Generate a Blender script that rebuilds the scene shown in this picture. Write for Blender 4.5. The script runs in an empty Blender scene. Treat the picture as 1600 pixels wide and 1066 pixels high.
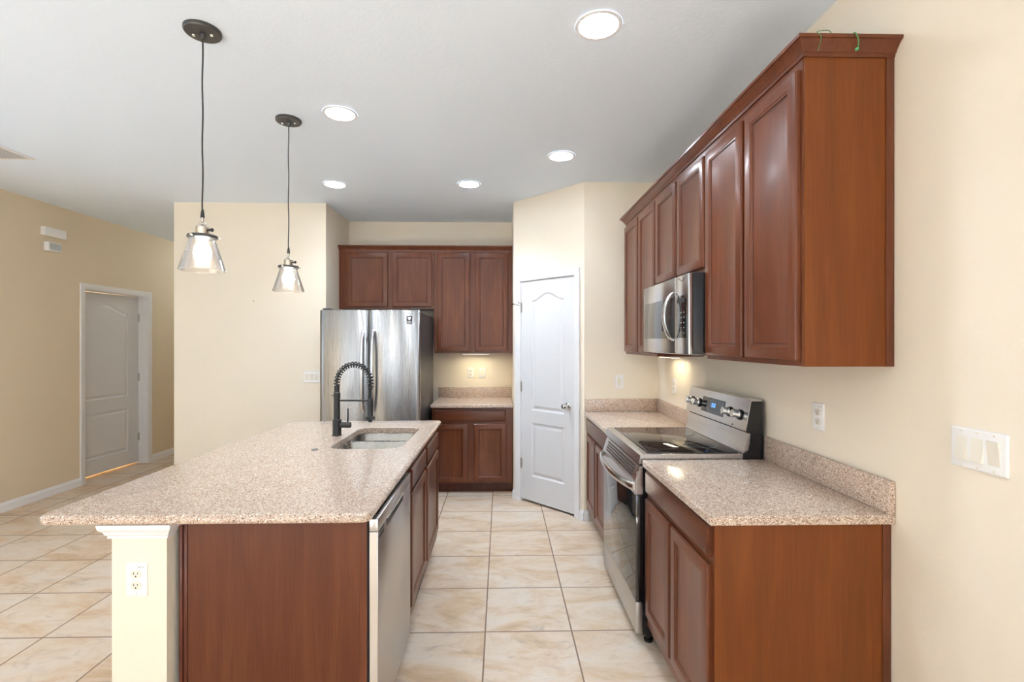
import bpy, bmesh, math, random
from mathutils import Vector, Matrix
R = math.radians
random.seed(4)
S = bpy.context.scene
C = S.collection

# ------------------------------------------------------------------ camera
cam = bpy.data.cameras.new('camera'); cam_o = bpy.data.objects.new('camera', cam); C.objects.link(cam_o)
cam.sensor_width = 36; cam.lens = 762 / 1600 * 36; cam.shift_y = 2 / 1600
cam.clip_start = 0.05
cam_o.location = (0, 0, 1.5)
cam_o.rotation_euler = (R(90), 0, -math.atan(17 / 762))
S.camera = cam_o

# ------------------------------------------------------------------ light
S.view_settings.view_transform = 'Standard'; S.view_settings.look = 'None'
S.view_settings.gamma = 1; S.view_settings.use_curve_mapping = False
S.view_settings.exposure = 0.38
try:
    S.cycles.max_bounces = 14; S.cycles.diffuse_bounces = 10; S.cycles.glossy_bounces = 5
    S.cycles.transparent_max_bounces = 12; S.cycles.sample_clamp_indirect = 20; S.cycles.caustics_reflective = False
    S.cycles.caustics_refractive = False
except Exception:
    pass
w = bpy.data.worlds.new('daylight'); S.world = w; w.use_nodes = True
bg = w.node_tree.nodes['Background']; bg.inputs[0].default_value = (0.66, 0.81, 1.0, 1); bg.inputs[1].default_value = 1.0

def area(name, loc, rot, sx, sy, power, col=(1, 1, 1), shape='RECTANGLE', spread=180, parent=None):
    l = bpy.data.lights.new(name, 'AREA'); l.shape = shape; l.size = sx; l.size_y = sy; l.energy = power; l.color = col
    l.spread = R(spread)
    o = bpy.data.objects.new(name, l); C.objects.link(o); o.location = loc; o.rotation_euler = rot
    if parent: o.parent = parent
    return o
# daylight at unseen openings: rear glazing, plus side and left ones added for brightness
area('daylight_patio', (-2.7, -3.12, 1.18), (R(90), 0, 0), 2.5, 2.2, 11, (0.66, 0.81, 1.0))
area('daylight_window', (0.35, -3.12, 1.45), (R(90), 0, 0), 1.4, 1.5, 17, (0.66, 0.81, 1.0))
area('daylight_side_fill', (1.40, -1.85, 1.45), (R(90), 0, R(90)), 1.6, 1.5, 36, (0.66, 0.81, 1.0))
area('daylight_left_fill', (-4.47, 1.9, 1.5), (R(90), 0, R(-90)), 2.4, 1.5, 15, (0.66, 0.81, 1.0))
sun = bpy.data.lights.new('sun', 'SUN'); sun.energy = 84; sun.angle = R(.6); sun.color = (.72, .85, 1)
sun_o = bpy.data.objects.new('sun', sun); C.objects.link(sun_o); sun_o.rotation_euler = (R(44), 0, R(6))

# ------------------------------------------------------------------ materials
def lin(r, g, b):
    f = lambda c: (c / 255 / 12.92) if c / 255 <= 0.04045 else ((c / 255 + 0.055) / 1.055) ** 2.4
    return (f(r), f(g), f(b), 1)
class NT:
    def __init__(s, name):
        s.m = bpy.data.materials.new(name); s.m.use_nodes = True; s.t = s.m.node_tree; s.p = s.t.nodes['Principled BSDF']
        s.out = s.t.nodes['Material Output']
    def n(s, typ, **kw):
        nd = s.t.nodes.new(typ)
        for k, v in kw.items():
            if k.startswith('i_'):
                key = k[2:]
                key = int(key) if key.isdigit() else key.replace('_', ' ')
                nd.inputs[key].default_value = v
            else: setattr(nd, k, v)
        return nd
    def l(s, a, b): s.t.links.new(a, b)
    def math(s, op, a, b=None, c=None):
        nd = s.t.nodes.new('ShaderNodeMath'); nd.operation = op
        for i, x in enumerate((a, b, c)):
            if x is None: continue
            if isinstance(x, (int, float)): nd.inputs[i].default_value = x
            else: s.l(x, nd.inputs[i])
        return nd.outputs[0]
    def ramp(s, fac, stops, interp='LINEAR'):
        nd = s.t.nodes.new('ShaderNodeValToRGB'); cr = nd.color_ramp; cr.interpolation = interp
        while len(cr.elements) < len(stops): cr.elements.new(0.5)
        for e, (p, c) in zip(cr.elements, stops): e.position = p; e.color = c
        s.l(fac, nd.inputs[0]); return nd.outputs[0]
    def bump(s, h, strength=.2, dist=.01):
        b = s.t.nodes.new('ShaderNodeBump'); b.inputs['Strength'].default_value = strength; b.inputs['Distance'].default_value = dist
        s.l(h, b.inputs['Height']); s.l(b.outputs[0], s.p.inputs['Normal'])
    def coords(s, scale=(1, 1, 1), kind='Object'):
        tc = s.t.nodes.new('ShaderNodeTexCoord'); mp = s.t.nodes.new('ShaderNodeMapping'); mp.inputs['Scale'].default_value = scale
        s.l(tc.outputs[kind], mp.inputs[0]); return mp.outputs[0]
    def set(s, **kw):
        for k, v in kw.items(): s.p.inputs[k.replace('_', ' ')].default_value = v
        return s
def plain(name, col, rough=.5, metal=0, **kw):
    k = NT(name); k.set(Base_Color=col, Roughness=rough, Metallic=metal, **kw)
    nz = k.n('ShaderNodeTexNoise', i_Scale=30.0); k.l(k.coords(), nz.inputs[0])
    k.l(k.math('MULTIPLY_ADD', nz.outputs[0], .06, rough - .03), k.p.inputs['Roughness'])
    return k.m
def paint(name, col, scale=220, bump=.12):
    k = NT(name); k.set(Roughness=.62)
    co = k.coords()
    n1 = k.n('ShaderNodeTexNoise', i_Scale=float(scale), i_Detail=3.0); k.l(co, n1.inputs[0])
    n2 = k.n('ShaderNodeTexNoise', i_Scale=1.6, i_Detail=2.0); k.l(co, n2.inputs[0])
    a = tuple(c * .975 for c in col[:3]) + (1,)
    k.l(k.ramp(n2.outputs[0], [(.35, a), (.65, col)]), k.p.inputs['Base Color'])
    k.bump(n1.outputs[0], bump, .004); return k.m
def ceiling_mat():
    k = NT('ceiling_knockdown'); k.set(Roughness=.8, Base_Color=lin(226, 238, 251))
    co = k.coords()
    v = k.n('ShaderNodeTexNoise', i_Scale=55.0, i_Detail=4.0, i_Roughness=.6); k.l(co, v.inputs[0])
    k.bump(k.ramp(v.outputs[0], [(.46, (0, 0, 0, 1)), (.56, (1, 1, 1, 1))]), .13, .003); return k.m
def wood(name, dark, mid, light, rough=.32, coat=.18, grain=1.0, horiz=False):
    k = NT(name); k.set(Coat_Weight=coat, Coat_Roughness=.16, Specular_IOR_Level=.36)
    co = k.coords((2.2, 60, 60) if horiz else (60, 60, 2.2))
    n1 = k.n('ShaderNodeTexNoise', i_Scale=1.0, i_Detail=5.0, i_Roughness=.6, i_Distortion=.6); k.l(co, n1.inputs[0])
    co2 = k.coords((1.1, 5, 5) if horiz else (5, 5, 1.1))
    n2 = k.n('ShaderNodeTexNoise', i_Scale=1.3, i_Detail=3.0, i_Distortion=1.2); k.l(co2, n2.inputs[0])
    f = k.math('ADD', k.math('MULTIPLY', n1.outputs[0], .45 * grain), k.math('MULTIPLY', n2.outputs[0], 1 - .45 * grain))
    k.l(k.ramp(f, [(.3, dark), (.5, mid), (.7, light)]), k.p.inputs['Base Color'])
    k.l(k.math('MULTIPLY_ADD', n1.outputs[0], .12, rough - .06), k.p.inputs['Roughness'])
    k.bump(n1.outputs[0], .04, .002); return k.m
def laminate(name, a, b, c):                                            # end panels: fine vertical grain
    k = NT(name); k.set(Roughness=.4, Specular_IOR_Level=.35)
    n0 = k.n('ShaderNodeTexNoise', i_Scale=1.0, i_Detail=3.0, i_Distortion=.8); k.l(k.coords((16, 16, 1.4)), n0.inputs[0])
    fine = k.n('ShaderNodeTexNoise', i_Scale=1.0, i_Detail=4.0); k.l(k.coords((230, 230, 7)), fine.inputs[0])
    f = k.math('ADD', k.math('MULTIPLY', n0.outputs[0], .6), k.math('MULTIPLY', fine.outputs[0], .4))
    k.l(k.ramp(f, [(.36, a), (.5, b), (.64, c)]), k.p.inputs['Base Color'])
    k.bump(fine.outputs[0], .03, .001); return k.m
def granite():
    k = NT('speckled_quartz'); k.set(Roughness=.14, Specular_IOR_Level=.5)
    co = k.coords()
    v1 = k.n('ShaderNodeTexVoronoi', i_Scale=260.0); k.l(co, v1.inputs[0])
    v2 = k.n('ShaderNodeTexVoronoi', i_Scale=420.0); k.l(co, v2.inputs[0])
    s1 = k.n('ShaderNodeSeparateColor'); k.l(v1.outputs['Color'], s1.inputs[0])
    s2 = k.n('ShaderNodeSeparateColor'); k.l(v2.outputs['Color'], s2.inputs[0])
    base = k.ramp(s1.outputs[0], [(0, lin(140, 114, 98)), (.09, lin(176, 152, 136)), (.3, lin(191, 170, 153)), (.55, lin(199, 181, 165)), (.8, lin(192, 165, 148)), (.93, lin(226, 216, 203))], 'CONSTANT')
    over = k.ramp(s2.outputs[1], [(0, lin(104, 80, 66)), (.05, lin(208, 187, 168)), (.94, lin(232, 224, 214))], 'CONSTANT')
    mask = k.ramp(s2.outputs[1], [(0, (1, 1, 1, 1)), (.05, (0, 0, 0, 1)), (.94, (1, 1, 1, 1))], 'CONSTANT')
    mx = k.n('ShaderNodeMix', data_type='RGBA'); k.l(mask, mx.inputs[0]); k.l(base, mx.inputs[6]); k.l(over, mx.inputs[7])
    k.l(mx.outputs[2], k.p.inputs['Base Color']); return k.m
def steel(name, col=(.62, .62, .63, 1), rough=.24, aniso=.6, streak='z', metal=1.0):
    k = NT(name); k.set(Base_Color=col, Metallic=metal, Anisotropic=aniso, Anisotropic_Rotation=.25)
    t = k.n('ShaderNodeTangent', direction_type='RADIAL', axis='Z'); k.l(t.outputs[0], k.p.inputs['Tangent'])
    sc = {'z': (260, 260, 3), 'x': (3, 260, 260), 'y': (260, 3, 260)}[streak]
    n1 = k.n('ShaderNodeTexNoise', i_Scale=1.0, i_Detail=3.0); k.l(k.coords(sc), n1.inputs[0])
    k.l(k.math('MULTIPLY_ADD', n1.outputs[0], .1, rough - .05), k.p.inputs['Roughness'])
    k.bump(n1.outputs[0], .02, .001); return k.m
def emit(name, col, strength, base=(.9, .9, .9, 1)):
    k = NT(name); k.set(Base_Color=base, Emission_Color=col, Emission_Strength=strength, Roughness=.4)
    return k.m
def thin_glass(name, tint=(1, .985, .97, 1), refl=.9):
    k = NT(name); k.t.nodes.remove(k.p)
    tr = k.n('ShaderNodeBsdfTransparent'); tr.inputs[0].default_value = tint
    gl = k.n('ShaderNodeBsdfGlossy'); gl.inputs['Roughness'].default_value = .02
    lw = k.n('ShaderNodeLayerWeight', i_Blend=.32)
    mx = k.n('ShaderNodeMixShader'); k.l(k.math('MULTIPLY', lw.outputs['Facing'], refl), mx.inputs[0])
    k.l(tr.outputs[0], mx.inputs[1]); k.l(gl.outputs[0], mx.inputs[2]); k.l(mx.outputs[0], k.out.inputs[0]); return k.m
TS, TX, TY = .4485, -.082, 2.527
def tile_floor():
    k = NT('ceramic_floor_tile'); k.set(Specular_IOR_Level=.5)
    tc = k.n('ShaderNodeTexCoord'); sp = k.n('ShaderNodeSeparateXYZ'); k.l(tc.outputs['Object'], sp.inputs[0])
    ux = k.math('DIVIDE', k.math('SUBTRACT', sp.outputs[0], TX), TS); uy = k.math('DIVIDE', k.math('SUBTRACT', sp.outputs[1], TY), TS)
    def edge(u):
        f = k.math('FRACT', u); return k.math('MINIMUM', f, k.math('SUBTRACT', 1.0, f))
    e = k.math('MINIMUM', edge(ux), edge(uy))
    g = k.ramp(e, [(.0065, (0, 0, 0, 1)), (.0105, (1, 1, 1, 1))])
    cid = k.n('ShaderNodeCombineXYZ'); k.l(k.math('FLOOR', ux), cid.inputs[0]); k.l(k.math('FLOOR', uy), cid.inputs[1])
    wn = k.n('ShaderNodeTexWhiteNoise', noise_dimensions='3D'); k.l(cid.outputs[0], wn.inputs[0])
    sh = k.n('ShaderNodeVectorMath', operation='MULTIPLY_ADD'); k.l(wn.outputs['Color'], sh.inputs[0]); sh.inputs[1].default_value = (9, 9, 9); k.l(tc.outputs['Object'], sh.inputs[2])
    mp = k.n('ShaderNodeMapping'); mp.inputs['Scale'].default_value = (2.6, 5.2, 3); mp.inputs['Rotation'].default_value = (0, 0, R(24)); k.l(sh.outputs[0], mp.inputs[0])
    n1 = k.n('ShaderNodeTexNoise', i_Scale=.85, i_Detail=8.0, i_Roughness=.66, i_Distortion=.9); k.l(mp.outputs[0], n1.inputs[0])
    n2 = k.n('ShaderNodeTexNoise', i_Scale=1.7, i_Detail=9.0, i_Roughness=.72, i_Distortion=1.2); k.l(mp.outputs[0], n2.inputs[0])
    c1 = k.ramp(n1.outputs[0], [(.30, lin(186, 154, 119)), (.41, lin(206, 178, 147)), (.52, lin(215, 196, 175)), (.64, lin(217, 203, 188)), (.78, lin(204, 178, 151))])
    vein = k.ramp(n2.outputs[0], [(.34, (1, 1, 1, 1)), (.42, (.25, .25, .25, 1)), (.47, (0, 0, 0, 1)), (.57, (0, 0, 0, 1)), (.68, (.5, .5, .5, 1))])
    mx = k.n('ShaderNodeMix', data_type='RGBA', blend_type='MIX'); k.l(k.math('MULTIPLY', vein, .62), mx.inputs[0]); k.l(c1, mx.inputs[6]); mx.inputs[7].default_value = lin(172, 152, 136)
    fin = k.n('ShaderNodeMix', data_type='RGBA'); k.l(g, fin.inputs[0]); fin.inputs[6].default_value = lin(132, 108, 90); k.l(mx.outputs[2], fin.inputs[7])
    k.l(fin.outputs[2], k.p.inputs['Base Color'])
    k.l(k.math('MULTIPLY_ADD', g, -.42, .8), k.p.inputs['Roughness'])
    hh = k.math('ADD', g, k.math('MULTIPLY', n2.outputs[0], .12)); k.bump(hh, .3, .003)
    return k.m

M = dict(
    wall=paint('cream_wall_paint', lin(231, 221.5, 204)), wall_l=paint('tan_wall_tone', lin(220, 204, 178)),  # wall_l is a tanner tone than the cream walls
    ceil=ceiling_mat(), floor=tile_floor(), granite=granite(),
    cherry=wood('cherry_wood', lin(82, 40, 21), lin(99, 51, 28), lin(117, 65, 39)),
    cherry_h=wood('cherry_wood_crossgrain', lin(74, 35, 18), lin(91, 46, 25), lin(107, 58, 34), horiz=True),
    glaze_shade=wood('glazed_shaded_groove', lin(52, 22, 12), lin(64, 28, 16), lin(78, 36, 22)), cherry_d=wood('dark_cherry_wood', lin(70, 32, 20), lin(88, 42, 28), lin(104, 54, 36)),
    lam=laminate('woodgrain_panel', lin(102, 51, 14), lin(111, 57, 17), lin(121, 65, 22)),
    lam_i=laminate('woodgrain_island_panel', lin(84, 41, 20), lin(93, 47, 24), lin(103, 55, 30)),
    steel=steel('brushed_steel'), steel_f=steel('fridge_steel', (.43, .44, .45, 1), .28, 1.0), steel_d=steel('dishwasher_steel', (.58, .56, .54, 1), .33, .4),
    steel_s=steel('sink_steel', (.33, .32, .30, 1), .27, .3, 'y'), steel_l=plain('light_steel', (.82, .81, .79, 1), .22, 1),
    chrome=plain('polished_chrome', (.7, .7, .7, 1), .1, 1), nickel=plain('aged_nickel', (.62, .56, .48, 1), .25, 1),
    white=plain('white_trim_paint', lin(226, 226, 228), .35), door=plain('white_door_paint', lin(212, 212, 214), .38),
    plastic=plain('white_plastic', lin(230, 230, 229), .3), plastic2=plain('ivory_plastic', lin(222, 217, 204), .3),
    black=plain('black_enamel', (.012, .012, .014, 1), .25), glassb=plain('black_glass', (.012, .012, .012, 1), .05, IOR=1.9),
    matte=plain('matte_black', (.018, .018, .018, 1), .42), darkg=plain('dark_grey_case', (.035, .036, .038, 1), .35),
    mwin=plain('smoked_glass', (.06, .06, .06, 1), .08, IOR=1.8), grey=plain('grey_print', (.2, .2, .2, 1), .5), slot=plain('dark_slot', (.03, .028, .026, 1), .6),
    graphite=plain('graphite_metal', (.09, .088, .085, 1), .38, .7), cord=plain('black_cord', (.03, .028, .026, 1), .6), hinge=plain('satin_hinge', (.45, .44, .42, 1), .3, 1),
    glass=thin_glass('clear_glass'), lens=emit('lit_lens', (.82, .90, 1, 1), 58), bulb=emit('lit_bulb', (1, .95, .88, 1), 25),
    strip=emit('lit_diffuser', (1, .9, .7, 1), 1.5), blue=emit('blue_clock', (.12, .4, 1, 1), 2, (.01, .02, .05, 1)), green=plain('green_wire', lin(70, 120, 66), .45), bead=plain('green_bead', lin(72, 150, 96), .35),
    greyp=plain('grey_grille', lin(186, 188, 190), .5), threshold=plain('oak_threshold', lin(214, 170, 96), .4),
)
# ------------------------------------------------------------------ mesh helpers
class MB:
    def __init__(s): s.bm = bmesh.new()
    def box(s, a, b, bev=0, seg=2):
        x0, y0, z0 = (min(p, q) for p, q in zip(a, b)); x1, y1, z1 = (max(p, q) for p, q in zip(a, b))
        v = [s.bm.verts.new(p) for p in ((x0, y0, z0), (x1, y0, z0), (x1, y1, z0), (x0, y1, z0), (x0, y0, z1), (x1, y0, z1), (x1, y1, z1), (x0, y1, z1))]
        fs = [s.bm.faces.new([v[i] for i in f]) for f in ((0, 3, 2, 1), (4, 5, 6, 7), (0, 1, 5, 4), (1, 2, 6, 5), (2, 3, 7, 6), (3, 0, 4, 7))]
        if bev > 0:
            es = list({e for f in fs for e in f.edges})
            bmesh.ops.bevel(s.bm, geom=es, offset=bev, segments=seg, affect='EDGES', profile=.5)
        return s
    def loops(s, loops, cap0=True, cap1=True, closed=True):
        V = [[s.bm.verts.new(p) for p in L] for L in loops]
        for A, B in zip(V, V[1:]):
            n = len(A)
            for i in range(n if closed else n - 1):
                j = (i + 1) % n
                s.bm.faces.new((A[i], A[j], B[j], B[i]))
        if cap0: s.bm.faces.new(V[0][::-1])
        if cap1: s.bm.faces.new(V[-1])
        return V
    def prism(s, pts, lo, hi):                                          # plan polygon between two heights
        s.loops([[(x, y, lo) for x, y in pts], [(x, y, hi) for x, y in pts]]); return s
    def prism_y(s, pts, lo, hi):                                        # XZ profile swept along Y
        s.loops([[(x, lo, z) for x, z in pts], [(x, hi, z) for x, z in pts]]); return s
    def lathe(s, prof, o=(0, 0, 0), d=(0, 0, 1), seg=28, cap0=True, cap1=True):
        q = Vector((0, 0, 1)).rotation_difference(Vector(d).normalized()); o = Vector(o)
        s.loops([[o + q @ Vector((r * math.cos(2 * math.pi * i / seg), r * math.sin(2 * math.pi * i / seg), h)) for i in range(seg)] for r, h in prof], cap0, cap1)
        return s
    def tube(s, pts, r, seg=10, flat=None):
        P = [Vector(p) for p in pts]; N = None; L = []
        for i, p in enumerate(P):
            t = (P[min(i + 1, len(P) - 1)] - P[max(i - 1, 0)]).normalized()
            if N is None: N = t.orthogonal().normalized()
            N = (N - t * N.dot(t)).normalized(); B = t.cross(N)
            rr = r[i] if isinstance(r, (list, tuple)) else r
            L.append([p + (N * math.cos(2 * math.pi * k / seg) + B * math.sin(2 * math.pi * k / seg)) * rr for k in range(seg)])
        s.loops(L); return s
WM = {}
def mat_of(o): return WM.get(o.name, Matrix())
def obj(name, mb, mat, parent=None, local=False, smooth=True, angle=35, **props):
    bm = mb.bm
    bmesh.ops.recalc_face_normals(bm, faces=bm.faces)
    wm = mat_of(parent) if parent else Matrix()
    if parent and not local: bm.transform(wm.inverted())
    me = bpy.data.meshes.new(name); bm.to_mesh(me); bm.free()
    for m in (mat if isinstance(mat, (list, tuple)) else [mat]): me.materials.append(m)
    if smooth:
        me.polygons.foreach_set('use_smooth', [True] * len(me.polygons)); me.set_sharp_from_angle(angle=R(angle))
    o = bpy.data.objects.new(name, me); C.objects.link(o)
    if parent: o.parent = parent; WM[o.name] = wm
    for k, v in props.items(): o[k] = v
    return o
def thing(name, label, cat, loc=(0, 0, 0), rz=0, group=None, kind=None):
    o = bpy.data.objects.new(name, None); C.objects.link(o); o.location = loc; o.rotation_euler = (0, 0, rz); o.empty_display_size = .1
    WM[o.name] = Matrix.Translation(loc) @ Matrix.Rotation(rz, 4, 'Z')
    o['label'] = label; o['category'] = cat
    if group: o['group'] = group
    if kind: o['kind'] = kind
    return o
def tag(o, label, cat, group=None):
    o['label'] = label; o['category'] = cat
    if group: o['group'] = group
    return o
def struct(name, mb, mat, label=None, cat=None, **kw):
    o = obj(name, mb, mat, **kw); o['kind'] = 'structure'
    if label: o['label'] = label
    if cat: o['category'] = cat
    return o
def copy_thing(root, loc, rz, label):
    r = root.copy(); C.objects.link(r); r.location = loc; r.rotation_euler = (0, 0, rz); r['label'] = label
    for ch in list(root.children):
        c = ch.copy(); C.objects.link(c); c.parent = r
        for g in ch.children:
            d = g.copy(); C.objects.link(d); d.parent = c
    return r

# ------------------------------------------------------------------ room
CH = 2.85; XR = 1.325; XL = -4.40; YB = 5.49; YR = -3.05
PA = Vector((.12, 4.70)); PB = Vector((.70, 4.09)); PD = (PB - PA).normalized(); PL = (PB - PA).length; PN = Vector((-PD.y, PD.x))   # PN points into the pantry
m = MB(); m.box((-6.2, -3.3, -.1), (1.5, 8.6, 0)); struct('floor', m, M['floor'], 'beige ceramic tile floor with brown grout lines', 'floor', smooth=False)
m = MB(); m.box((-6.2, -3.3, CH), (1.5, 8.6, CH + .1)); struct('ceiling', m, M['ceil'], 'white textured flat ceiling', 'ceiling', smooth=False)
m = MB()
for a, b in (((-3.2, 0), (-2.65, CH)), ((-1.05, 0), (5.61, CH)), ((-2.65, 0), (-1.05, .7)), ((-2.65, 2.2), (-1.05, CH))): m.box((XR, a[0], a[1]), (XR + .12, b[0], b[1]))  # gap behind the camera added for the side fill light
struct('wall_right', m, M['wall'], 'cream wall behind the stove and right counter', 'wall', smooth=False)
m = MB(); m.box((-1.70, YB, 0), (XR, YB + .12, CH)); struct('wall_back', m, M['wall'], 'cream wall behind the back cabinets', 'wall', smooth=False)
m = MB(); m.prism([(-3.15, 4.77), (-1.70, 4.77), (-1.70, YB + .12), (-1.82, YB + .12), (-1.82, 4.89), (-3.03, 4.89), (-3.03, 8.4), (-3.15, 8.4)], 0, CH)
struct('wall_fridge', m, M['wall'], 'pale cream wall left of the fridge', 'wall', smooth=False)
# pantry: left return, angled wall with the door opening, wall facing the room
m = MB()
DS0, DS1, DH = .096, .742, 2.078                                        # door opening along the angled wall
def pq(sv, dep=0): q = PA + PD * sv + PN * dep; return (q.x, q.y)
m.prism([pq(0), (.12, YB), (.22, YB), pq(.04, .10), pq(DS0, .10), pq(DS0)], 0, CH)
m.prism([pq(DS1), pq(DS1, .10), pq(PL - .04, .10), (XR, 4.19), (XR, 4.09), pq(PL)], 0, CH)
m.prism([pq(DS0), pq(DS0, .10), pq(DS1, .10), pq(DS1)], DH, CH)
struct('wall_pantry', m, M['wall'], 'cream angled wall around the pantry door', 'wall', smooth=False)
LD0, LD1, LDH = 5.25, 6.17, 2.065
m = MB(); m.box((XL - .12, -3.2, 0), (XL, .7, CH)); m.box((XL - .15, 3.1, 0), (XL, LD0, CH)); m.box((XL - .12, .7, 0), (XL, 3.1, .75)); m.box((XL - .12, .7, 2.25), (XL, 3.1, CH)); m.box((XL - .15, LD1, 0), (XL, 8.4, CH)); m.box((XL - .15, LD0, LDH), (XL, LD1, CH))  # unseen gap ahead of the door added for the left fill light
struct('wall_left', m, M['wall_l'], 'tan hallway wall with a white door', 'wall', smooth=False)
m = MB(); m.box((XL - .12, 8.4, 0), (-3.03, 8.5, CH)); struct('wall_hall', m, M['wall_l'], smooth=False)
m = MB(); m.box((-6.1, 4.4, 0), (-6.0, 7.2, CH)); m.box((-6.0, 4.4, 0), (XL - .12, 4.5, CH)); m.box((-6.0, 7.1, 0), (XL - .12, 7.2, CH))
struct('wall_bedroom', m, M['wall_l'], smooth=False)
# rear wall behind the camera with its two glazed openings
m = MB()
for a, b in (((XL - .12, 0), (-3.95, CH)), ((-1.45, 0), (-.35, CH)), ((1.05, 0), (XR + .12, CH)), ((-3.95, 2.28), (-1.45, CH)), ((-.35, 2.2), (1.05, CH)), ((-.35, 0), (1.05, .7))):
    m.box((a[0], YR - .12, a[1]), (b[0], YR, b[1]))
struct('wall_rear', m, M['wall'], smooth=False)
for i, (x0, x1, z0, z1, n) in enumerate(((-3.95, -1.45, 0, 2.28, 3), (-.35, 1.05, .7, 2.2, 2))):
    m = MB(); fr = .06
    m.box((x0, YR - .1, z0), (x0 + fr, YR - .02, z1)); m.box((x1 - fr, YR - .1, z0), (x1, YR - .02, z1)); m.box((x0, YR - .1, z0), (x1, YR - .02, z0 + fr)); m.box((x0, YR - .1, z1 - fr), (x1, YR - .02, z1))
    for j in range(1, n + 1): xm = x0 + (x1 - x0) * j / (n + 1); m.box((xm - .09, YR - .1, z0), (xm + .09, YR - .02, z1))  # unseen posts, made wide to stripe the steel reflections
    struct('window_%d' % (i + 1), m, M['white'], smooth=False)

def base_profile(h=.085, t=.014): return [(0, 0), (t, 0), (t, h * .72), (t * .55, h * .86), (t * .4, h), (0, h)]
def baseboard(name, p, q, h=.085, ext=0.0):
    p, q = Vector(p), Vector(q); d = (q - p).normalized(); nn = Vector((d.y, -d.x))
    m = MB(); m.loops([[(v.x + nn.x * t, v.y + nn.y * t, z) for t, z in base_profile(h)] for v in (p, q)])
    return struct(name, m, M['white'], angle=20)
baseboard('baseboard_left', (XL, 0.0), (XL, LD0 - .056))
baseboard('baseboard_hall', (XL, LD1 + .056), (XL, 8.4))
baseboard('baseboard_center', (-3.15, 4.77), (-1.70, 4.77))
baseboard('baseboard_pantry', pq(.789), pq(PL + .0)); baseboard('baseboard_pantry_left', pq(-.005), pq(.046))
baseboard('baseboard_pantry_front', (PB.x + .003, PB.y), (PB.x + .036, PB.y))

# ------------------------------------------------------------------ interior doors
def offset_poly(P, d):
    n = len(P); out = []
    for i in range(n):
        a, b, c = Vector(P[i - 1]), Vector(P[i]), Vector(P[(i + 1) % n])
        e1, e2 = (b - a).normalized(), (c - b).normalized()
        n1, n2 = Vector((-e1.y, e1.x)), Vector((-e2.y, e2.x)); k = (n1 + n2)
        k = k / max(.3, (k.length_squared / 2)); out.append(b + k * d)
    return out
def door_leaf(wd, ht, th, arch_l, arch_r, z1, z2, zt, zpk, zb0, zb1):
    """moulded two-panel leaf; local x across, z up, front at y=0 (faces -y)"""
    m = MB(); bm = m.bm
    top = [(arch_l, z1), (arch_r, z1), (arch_r, zt)]
    for i in range(1, 24):
        u = i / 24; x = arch_r + (arch_l - arch_r) * u
        c = abs(u - .5) * 2
        top.append((x, zt + (zpk - zt) * (.5 + .5 * math.cos(math.pi * min(1, c * 1.06)))))
    top.append((arch_l, zt))
    low = [(arch_l, zb0), (arch_r, zb0), (arch_r, zb1), (arch_l, zb1)]
    rings = []
    for P in (top, low):
        L = []
        for d, dep in ((0, 0), (.007, .006), (.016, .009), (.024, .009), (.044, .002)):
            Q = offset_poly(P, d); L.append([(q[0], dep, q[1]) for q in Q])
        V = m.loops(L, False, True); rings.append(V[0])
    outer = [bm.verts.new(p) for p in ((0, 0, 0), (wd, 0, 0), (wd, 0, ht), (0, 0, ht))]
    es = []
    for ring in [outer] + rings:
        for i in range(len(ring)):
            a, b = ring[i], ring[(i + 1) % len(ring)]
            es.append(bm.edges.get((a, b)) or bm.edges.new((a, b)))
    bmesh.ops.triangle_fill(bm, use_beauty=True, use_dissolve=False, edges=es)
    back = [bm.verts.new((v.co.x, th, v.co.z)) for v in outer]
    for i in range(4):
        j = (i + 1) % 4; bm.faces.new((outer[i], outer[j], back[j], back[i]))
    bm.faces.new(back[::-1])
    return m
def casing(wd, ht, cw=.057, y=0):
    m = MB(); pr = [(0, 0), (0, -.009), (.012, -.013), (.03, -.014), (.046, -.018), (cw, -.018), (cw, 0)]
    L = []
    for (x, z, sx, sz) in ((0, 0, -1, 0), (0, ht, -1, 1), (wd, ht, 1, 1), (wd, 0, 1, 0)):
        L.append([(x + sx * t, y + d, z + sz * t) for t, d in pr])
    m.loops(L); return m
def hinge(z, x, y0=-.004):
    m = MB(); m.box((x - .012, y0, z - .044), (x + .012, y0 + .004, z + .044)); m.lathe([(.0065, -.046), (.0065, .046)], (x, y0 - .004, z), seg=12); m.lathe([(.004, -.05), (.004, .05)], (x, y0 - .004, z), seg=10); return m
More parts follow.
